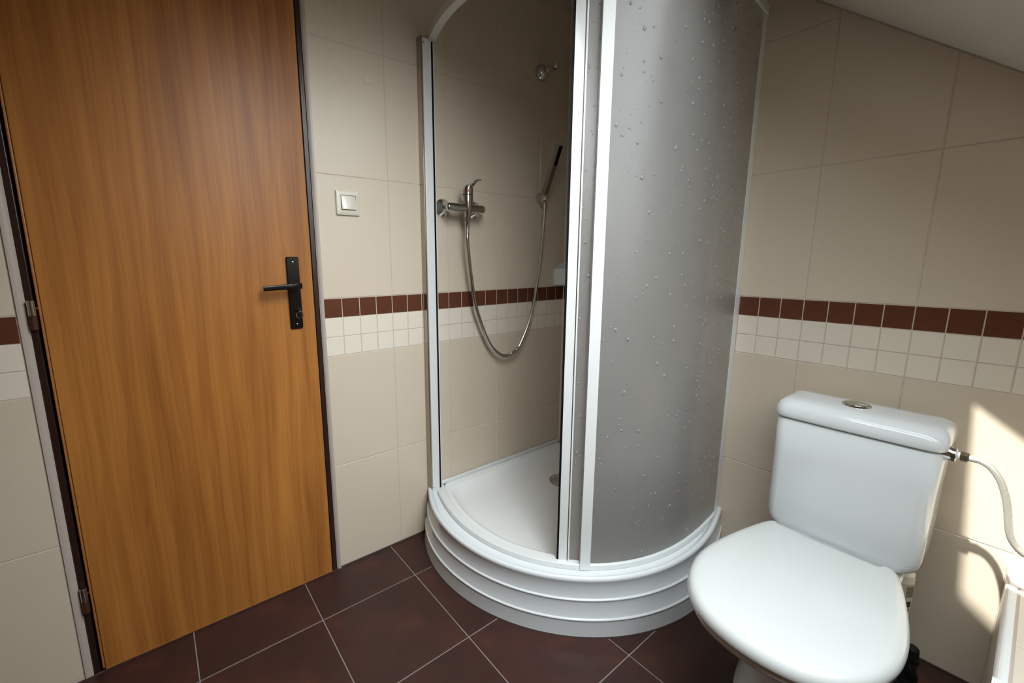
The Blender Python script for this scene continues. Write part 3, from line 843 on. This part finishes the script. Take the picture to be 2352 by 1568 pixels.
# ------------------------------------------------------------------ toilet
TY = -1.187
wc = thing('toilet', (-0.40, TY, 0), 'white close-coupled toilet with closed lid and cistern against the right wall', 'toilet')
HWT = [(-0.270,0.112),(-0.276,0.1265),(-0.290,0.1375),(-0.330,0.1500),(-0.400,0.1665),(-0.470,0.1800),(-0.530,0.1870),(-0.580,0.1875),(-0.625,0.1815),(-0.675,0.1665),(-0.720,0.1420),(-0.755,0.1090),(-0.775,0.0740),(-0.785,0.0370)]
def lid_outline(n=96):
    pts = [(x, w) for x, w in HWT] + [(-0.7880, 0.0)] + [(x, -w) for x, w in HWT[::-1]]
    P = [Vector((p[0], p[1]*1.03 - 0.005, 0)) for p in pts]
    P = [P[0]] + P; 
    cm_ = catmull([(p.x, p.y, 0) for p in P[1:]], 12)
    rs = resample(cm_, 0.0105)
    return [(p.x, p.y) for p in rs]
LO = lid_outline()
def lid_ring(ins, z, sx=1.0):
    """outline moved inward by ins"""
    n = len(LO); out = []
    for i in range(n):
        a = Vector(LO[i-1] if i else LO[0]); b = Vector(LO[i]); c = Vector(LO[(i+1)] if i < n-1 else LO[n-1])
        t = (c-a)
        t = t.normalized() if t.length > 1e-9 else Vector((1,0))
        nn = Vector((-t.y, t.x))
        if nn.dot(Vector((-0.53, 0))-b) < 0: nn = -nn
        if i in (0, n-1): nn = (nn + Vector((-1,0)))
        q = b + nn*ins
        out.append((q.x, TY + q.y, z))
    return out
def lid_scaled(k, z):
    return [(-0.52 + (x+0.52)*k, TY + y*k, z) for x, y in LO]
lb = MB().loft([lid_ring(0.006,0.3600), lid_ring(0.0015,0.3605), lid_ring(0.0,0.3640), lid_ring(0.0,0.3710), lid_ring(0.0015,0.3780), lid_ring(0.0055,0.3845), lid_ring(0.0120,0.3890), lid_ring(0.0210,0.3915)] +
               [[(-0.52+(x+0.52)*k, TY+(y-TY)*k, z) for x, y, _ in lid_ring(0.021, 0)] for k, z in ((0.85,0.3925),(0.5,0.3932),(0.15,0.3935))])
build(lb, 'lid', M['seat'], wc, smooth=True, auto=70)
st = MB().loft([lid_ring(0.014,0.3385), lid_ring(0.010,0.3400), lid_ring(0.008,0.3460), lid_ring(0.008,0.3550), lid_ring(0.011,0.3590)])
build(st, 'seat', M['seat'], wc, smooth=True, auto=60)
for y in (-0.075, 0.075):
    build(MB().tube([(-0.262, TY+y-0.022, 0.3560), (-0.262, TY+y+0.022, 0.3560)], 0.0095, 16), 'hinge', M['seat'], wc, smooth=True)

def egg(xb, xf, hw, z, n=64, p=2.3, q=2.0):
    """ring: blunt at the back (xb), round at the front (xf)"""
    xm = xb + (xf-xb)*0.50; out = []
    for k in range(n):
        a = 2*PI*k/n; c, s = math.cos(a), math.sin(a)
        e = p if c > 0 else q
        ex = math.copysign(abs(c)**(2/(3.6 if c > 0 else 2.05)), c); ey = math.copysign(abs(s)**(2/(3.0 if c > 0 else 2.1)), s)
        x = xm + ((xb-xm) if c > 0 else (xm-xf)) * ex
        out.append((x, TY + hw*ey, z))
    return out
bowl = MB().loft([egg(-0.10,-0.605,0.1250,0.000), egg(-0.10,-0.603,0.1240,0.012), egg(-0.11,-0.582,0.1140,0.050), egg(-0.12,-0.574,0.1100,0.100), egg(-0.13,-0.580,0.1110,0.150),
                  egg(-0.15,-0.615,0.1170,0.200), egg(-0.17,-0.668,0.1330,0.250), egg(-0.19,-0.718,0.1540,0.290), egg(-0.21,-0.748,0.1670,0.318), egg(-0.22,-0.755,0.1700,0.330), egg(-0.22,-0.750,0.1680,0.3365)])
build(bowl, 'bowl', M['ceramic'], wc, smooth=True, auto=70)
def rr(xf, xb, hw, z, rf, rb, n=8, bulge=0.0):
    pts = []
    for cx, cy, r, a0 in ((xf+rf, TY-hw+rf, rf, 180), (xb-rb, TY-hw+rb, rb, 270), (xb-rb, TY+hw-rb, rb, 0), (xf+rf, TY+hw-rf, rf, 90)):
        for k in range(n+1):
            a = rad(a0 + 90*k/n); pts.append((cx + r*math.cos(a), cy + r*math.sin(a), z))
    if bulge:
        pts = [(x - bulge*(1-((y-TY)/hw)**2) if x < (xf+xb)/2 else x, y, z) for x, y, z in pts]
        # extra points along the front so that the bulge is smooth
        a, b = pts[-1], pts[0]
        ex = []
        for k in range(1, 12):
            y = a[1] + (b[1]-a[1])*k/12
            ex.append((xf - bulge*(1-((y-TY)/hw)**2), y, z))
        pts = pts + ex
    return pts
build(MB().loft([rr(-0.28,-0.045,0.105,0.24,0.03,0.03), rr(-0.285,-0.04,0.135,0.30,0.03,0.03), rr(-0.285,-0.04,0.142,0.312,0.03,0.03), rr(-0.280,-0.045,0.138,0.3185,0.03,0.03), rr(-0.21,-0.06,0.11,0.320,0.03,0.03), rr(-0.20,-0.08,0.10,0.335,0.03,0.03)]), 'shelf', M['ceramic'], wc, smooth=True, auto=50)
B_ = 0.004
cis = MB().loft([rr(-0.160,-0.100,0.110,0.3290,0.02,0.02,bulge=B_), rr(-0.183,-0.096,0.1380,0.3305,0.025,0.02,bulge=B_), rr(-0.1925,-0.090,0.1510,0.3350,0.028,0.02,bulge=B_), rr(-0.1970,-0.082,0.1605,0.3440,0.030,0.02,bulge=B_), rr(-0.1985,-0.070,0.1665,0.3580,0.030,0.015,bulge=B_),
                 rr(-0.1990,-0.055,0.1695,0.3780,0.030,0.012,bulge=B_), rr(-0.1992,-0.038,0.1702,0.4150,0.030,0.010,bulge=B_), rr(-0.1995,-0.036,0.1710,0.55,0.030,0.010,bulge=B_), rr(-0.2000,-0.036,0.1722,0.6660,0.030,0.010,bulge=B_), rr(-0.1960,-0.040,0.1680,0.6700,0.028,0.010,bulge=B_)])
build(cis, 'cistern', M['ceramic'], wc, smooth=True, auto=70)
TYS = TY; 
cl2 = MB().loft([rr(-0.1900,-0.045,0.1620,0.6702,0.030,0.012,bulge=B_), rr(-0.1900,-0.045,0.1620,0.6745,0.030,0.012,bulge=B_), rr(-0.1990,-0.038,0.1710,0.6745,0.030,0.012,bulge=B_), rr(-0.2045,-0.033,0.1770,0.6752,0.034,0.014,bulge=B_), rr(-0.2065,-0.032,0.1788,0.6790,0.036,0.014,bulge=B_), rr(-0.2065,-0.032,0.1788,0.6900,0.036,0.014,bulge=B_), rr(-0.2035,-0.033,0.1772,0.7020,0.036,0.014,bulge=B_),
                 rr(-0.1960,-0.036,0.1725,0.7130,0.036,0.014,bulge=B_), rr(-0.1830,-0.041,0.1640,0.7205,0.036,0.014,bulge=B_), rr(-0.1660,-0.049,0.1520,0.7240,0.036,0.014,bulge=B_), rr(-0.14,-0.07,0.12,0.7252,0.03,0.014,bulge=B_)])
build(cl2, 'cistern_lid', M['ceramic'], wc, smooth=True, auto=70)
fb_ = build(MB().lathe((-0.106, TY+0.011, 0.7246), (0,0,1), [(0,0.0325),(0.0035,0.0320),(0.0048,0.0300),(0.0040,0.0265),(0.0030,0.0258)], 40), 'button_ring', M['chrome'], wc, smooth=True)
def half_button(s_):
    pts = []
    for k in range(17):
        a = PI*k/16
        pts.append((math.cos(a)*0.0245, s_*(math.sin(a)*0.0245*1.0) + s_*0.0008))
    return pts
for s_ in (1, -1):
    hbm = MB(); ring = half_button(s_)
    cx_, cy_ = -0.106, TY+0.011
    R_ = [[(cx_ + x*0.5 + 0*y if False else cx_ + y, cy_ + x, 0.7265) for x, y in ring], [(cx_ + y, cy_ + x, 0.7298) for x, y in ring], [(cx_ + y*0.9 + s_*0.0006, cy_ + x*0.9, 0.7306) for x, y in ring]]
    build(hbm.loft(R_), 'flush_button', M['chrome'], fb_, smooth=True, auto=40)

# ------------------------------------------------------------------ cistern supply hose
sup = thing('supply_hose', (-0.170, -1.36, 0.669), 'braided steel water hose curving from the cistern side across the sunlit tiles', 'water hose')
HX, HZ = -0.164, 0.6690
build(MB().lathe((HX, -1.3555, HZ), (0,-1,0), [(0,0.0180),(0.006,0.0190),(0.013,0.0190),(0.0135,0.0170),(0.020,0.0165),(0.0215,0.012)], 24), 'cistern_nut', M['chrome'], sup, smooth=True, auto=30)
build(MB().lathe((HX, -1.3740, HZ), (0,-1,0), [(0,0.0095),(0.003,0.0105),(0.0045,0.0090),(0.010,0.0090)], 20), 'thread', M['plastic'], sup, smooth=True)
build(MB().lathe((HX, -1.3820, HZ), (0,-1,0), [(0,0.0105),(0.001,0.0118),(0.013,0.0118),(0.0145,0.0100)], 6), 'hex_nut', M['brass'], sup)
build(MB().lathe((HX, -1.3965, HZ), (0,-1,0), [(0,0.0072),(0.014,0.0074),(0.016,0.0066)], 16), 'ferrule', M['braid'], sup, smooth=True)
sp = [(HX,-1.400,HZ),(HX,-1.4135,0.6680),(HX,-1.4300,0.6590),(HX,-1.4472,0.6350),(HX,-1.4600,0.5990),(HX,-1.4675,0.5655),(HX,-1.4715,0.5410),(HX,-1.4773,0.5150),(HX,-1.4870,0.4960),(HX,-1.5010,0.4830),(HX+0.010,-1.530,0.4700),(HX+0.045,-1.570,0.4550),(HX+0.110,-1.600,0.4450),(-0.0300,-1.605,0.4430)]
sp2 = resample(catmull(sp, 16), 0.0022)
build(MB().tube(sp2, [0.0064 + (0.0005 if i % 2 else -0.0002) for i in range(len(sp2))], 12), 'braided_tube', M['braid'], sup, smooth=True, auto=60)
build(MB().lathe((-0.0335, -1.605, 0.4430), (1,0,0), [(0,0.0110),(0.018,0.0110),(0.020,0.022),(0.0335,0.024)], 20), 'wall_nut', M['chrome'], sup, smooth=True, auto=30)

# ------------------------------------------------------------------ cleaner bottle and brush behind the toilet
bot = thing('cleaner_bottle', (-0.100, -1.3130, 0), 'pale plastic cleaner bottle with a printed label, standing behind the toilet under the cistern', 'bottle')
BX, BY, BR = -0.100, -1.3130, 0.0335
build(MB().lathe((BX, BY, 0.0), (0,0,1), [(0,0.030),(0.004,BR),(0.268,BR),(0.282,BR-0.0005),(0.297,BR-0.0015),(0.303,0.026),(0.305,0.014),(0.307,0.0125)], 36), 'body', M['white_cap'], bot, smooth=True)
build(MB().lathe((BX, BY, 0.3050), (0,0,1), [(0,0.0155),(0.016,0.0150),(0.018,0.0135)], 24), 'cap', M['white_cap'], bot, smooth=True)
def wrap(a0, a1, z0, z1, mat, name, parent, d=0.0004, n=14):
    r0, r1 = [], []
    mbx = MB(); rings = []
    for k in range(n+1):
        a = rad(a0 + (a1-a0)*k/n)
        rings.append([(BX+(BR+e)*math.cos(a), BY+(BR+e)*math.sin(a), z) for e, z in ((0.0,z0),(d,z0),(d,z1),(0.0,z1))])
    return build(mbx.loft(rings), name, mat, parent, smooth=True, auto=40)
lab = wrap(100, 268, 0.060, 0.2775, M['label'], 'label', bot)
wrap(268, 330, 0.060, 0.2775, M['green'], 'green_panel', lab, d=0.0005)
wrap(266, 300, 0.246, 0.2660, M['orange'], 'orange_flash', lab, d=0.0008, n=5)
def prints(items):
    mbx = MB()
    for a0, a1, z0, z1 in items:
        n = max(1, int((a1-a0)/8)); rings = []
        for k in range(n+1):
            a = rad(a0 + (a1-a0)*k/n)
            rings.append([(BX+(BR+e)*math.cos(a), BY+(BR+e)*math.sin(a), z) for e, z in ((0.0003,z0),(0.0008,z0),(0.0008,z1),(0.0003,z1))])
        mbx.loft(rings)
    return mbx
it = []
for k in range(9):                                   # fine print, column right of the boxed code
    z = 0.2680 - 0.0036*k
    a = 222
    while a < 256:
        w = random.uniform(3, 8); it.append((a, min(a+w, 258), z, z+0.0019)); a += w + 2.0
for k in range(8):
    z = 0.176 - 0.0038*k
    a = 196
    while a < 256:
        w = random.uniform(3, 9); it.append((a, min(a+w, 258), z, z+0.0019)); a += w + 2.0
_sp = build(prints(it), 'small_print', M['print'], lab); _sp['kind'] = 'stuff'
bars = []; a = 226
while a < 252:
    w = random.choice((1.0, 1.6, 2.6)); bars.append((a, a+w, 0.2090, 0.2260)); a += w + random.choice((1.0, 1.5))
build(prints(bars), 'barcode', M['print'], lab)
bx_ = [(196,214,0.2530,0.2540),(196,214,0.2390,0.2400),(196,197,0.2390,0.2540),(213,214,0.2390,0.2540)]
for i, a in enumerate((199, 206)):                   # two boxed capital letters
    bx_ += [(a, a+1.2, 0.2415, 0.2515), (a, a+5, 0.2505, 0.2517), (a, a+4.5, 0.2460, 0.2470)]
    bx_ += ([(a+3.8, a+5, 0.2460, 0.2517), (a+3, a+4.5, 0.2415, 0.2460)] if i == 0 else [(a, a+5, 0.2413, 0.2425)])
build(prints(bx_), 'boxed_code', M['print'], lab)
build(prints([(232,239,0.1950,0.2020),(243,249,0.1950,0.2030)]), 'icons', M['print'], lab)

br = thing('toilet_brush', (-0.330, -1.3765, 0), 'black toilet brush with a twisted handle standing on the floor between toilet and ledge', 'toilet brush')
HBX, HBY = -0.330, -1.3765
rings = []
for k in range(60):
    z = 0.055 + 0.1965*k/59; t = k/59
    base = 0.0175 - 0.0025*t
    if t > 0.66: base *= 1.0 - 0.18*(t-0.66)/0.34
    rg_ = []
    for j in range(20):
        a = 2*PI*j/20
        tw = 0.0026*math.cos(2*(a) + t*26.0) if t < 0.82 else 0.0
        r = base + tw
        if k >= 58: r *= 0.8 if k == 58 else 0.45
        rg_.append((HBX + r*math.cos(a), HBY + r*math.sin(a), z))
    rings.append(rg_)
build(MB().loft(rings), 'twisted_handle', M['black'], br, smooth=True)
build(MB().lathe((HBX, HBY, 0.0), (0,0,1), [(0,0.046),(0.004,0.048),(0.030,0.045),(0.052,0.038),(0.058,0.022)], 32), 'brush_holder', M['black'], br, smooth=True)
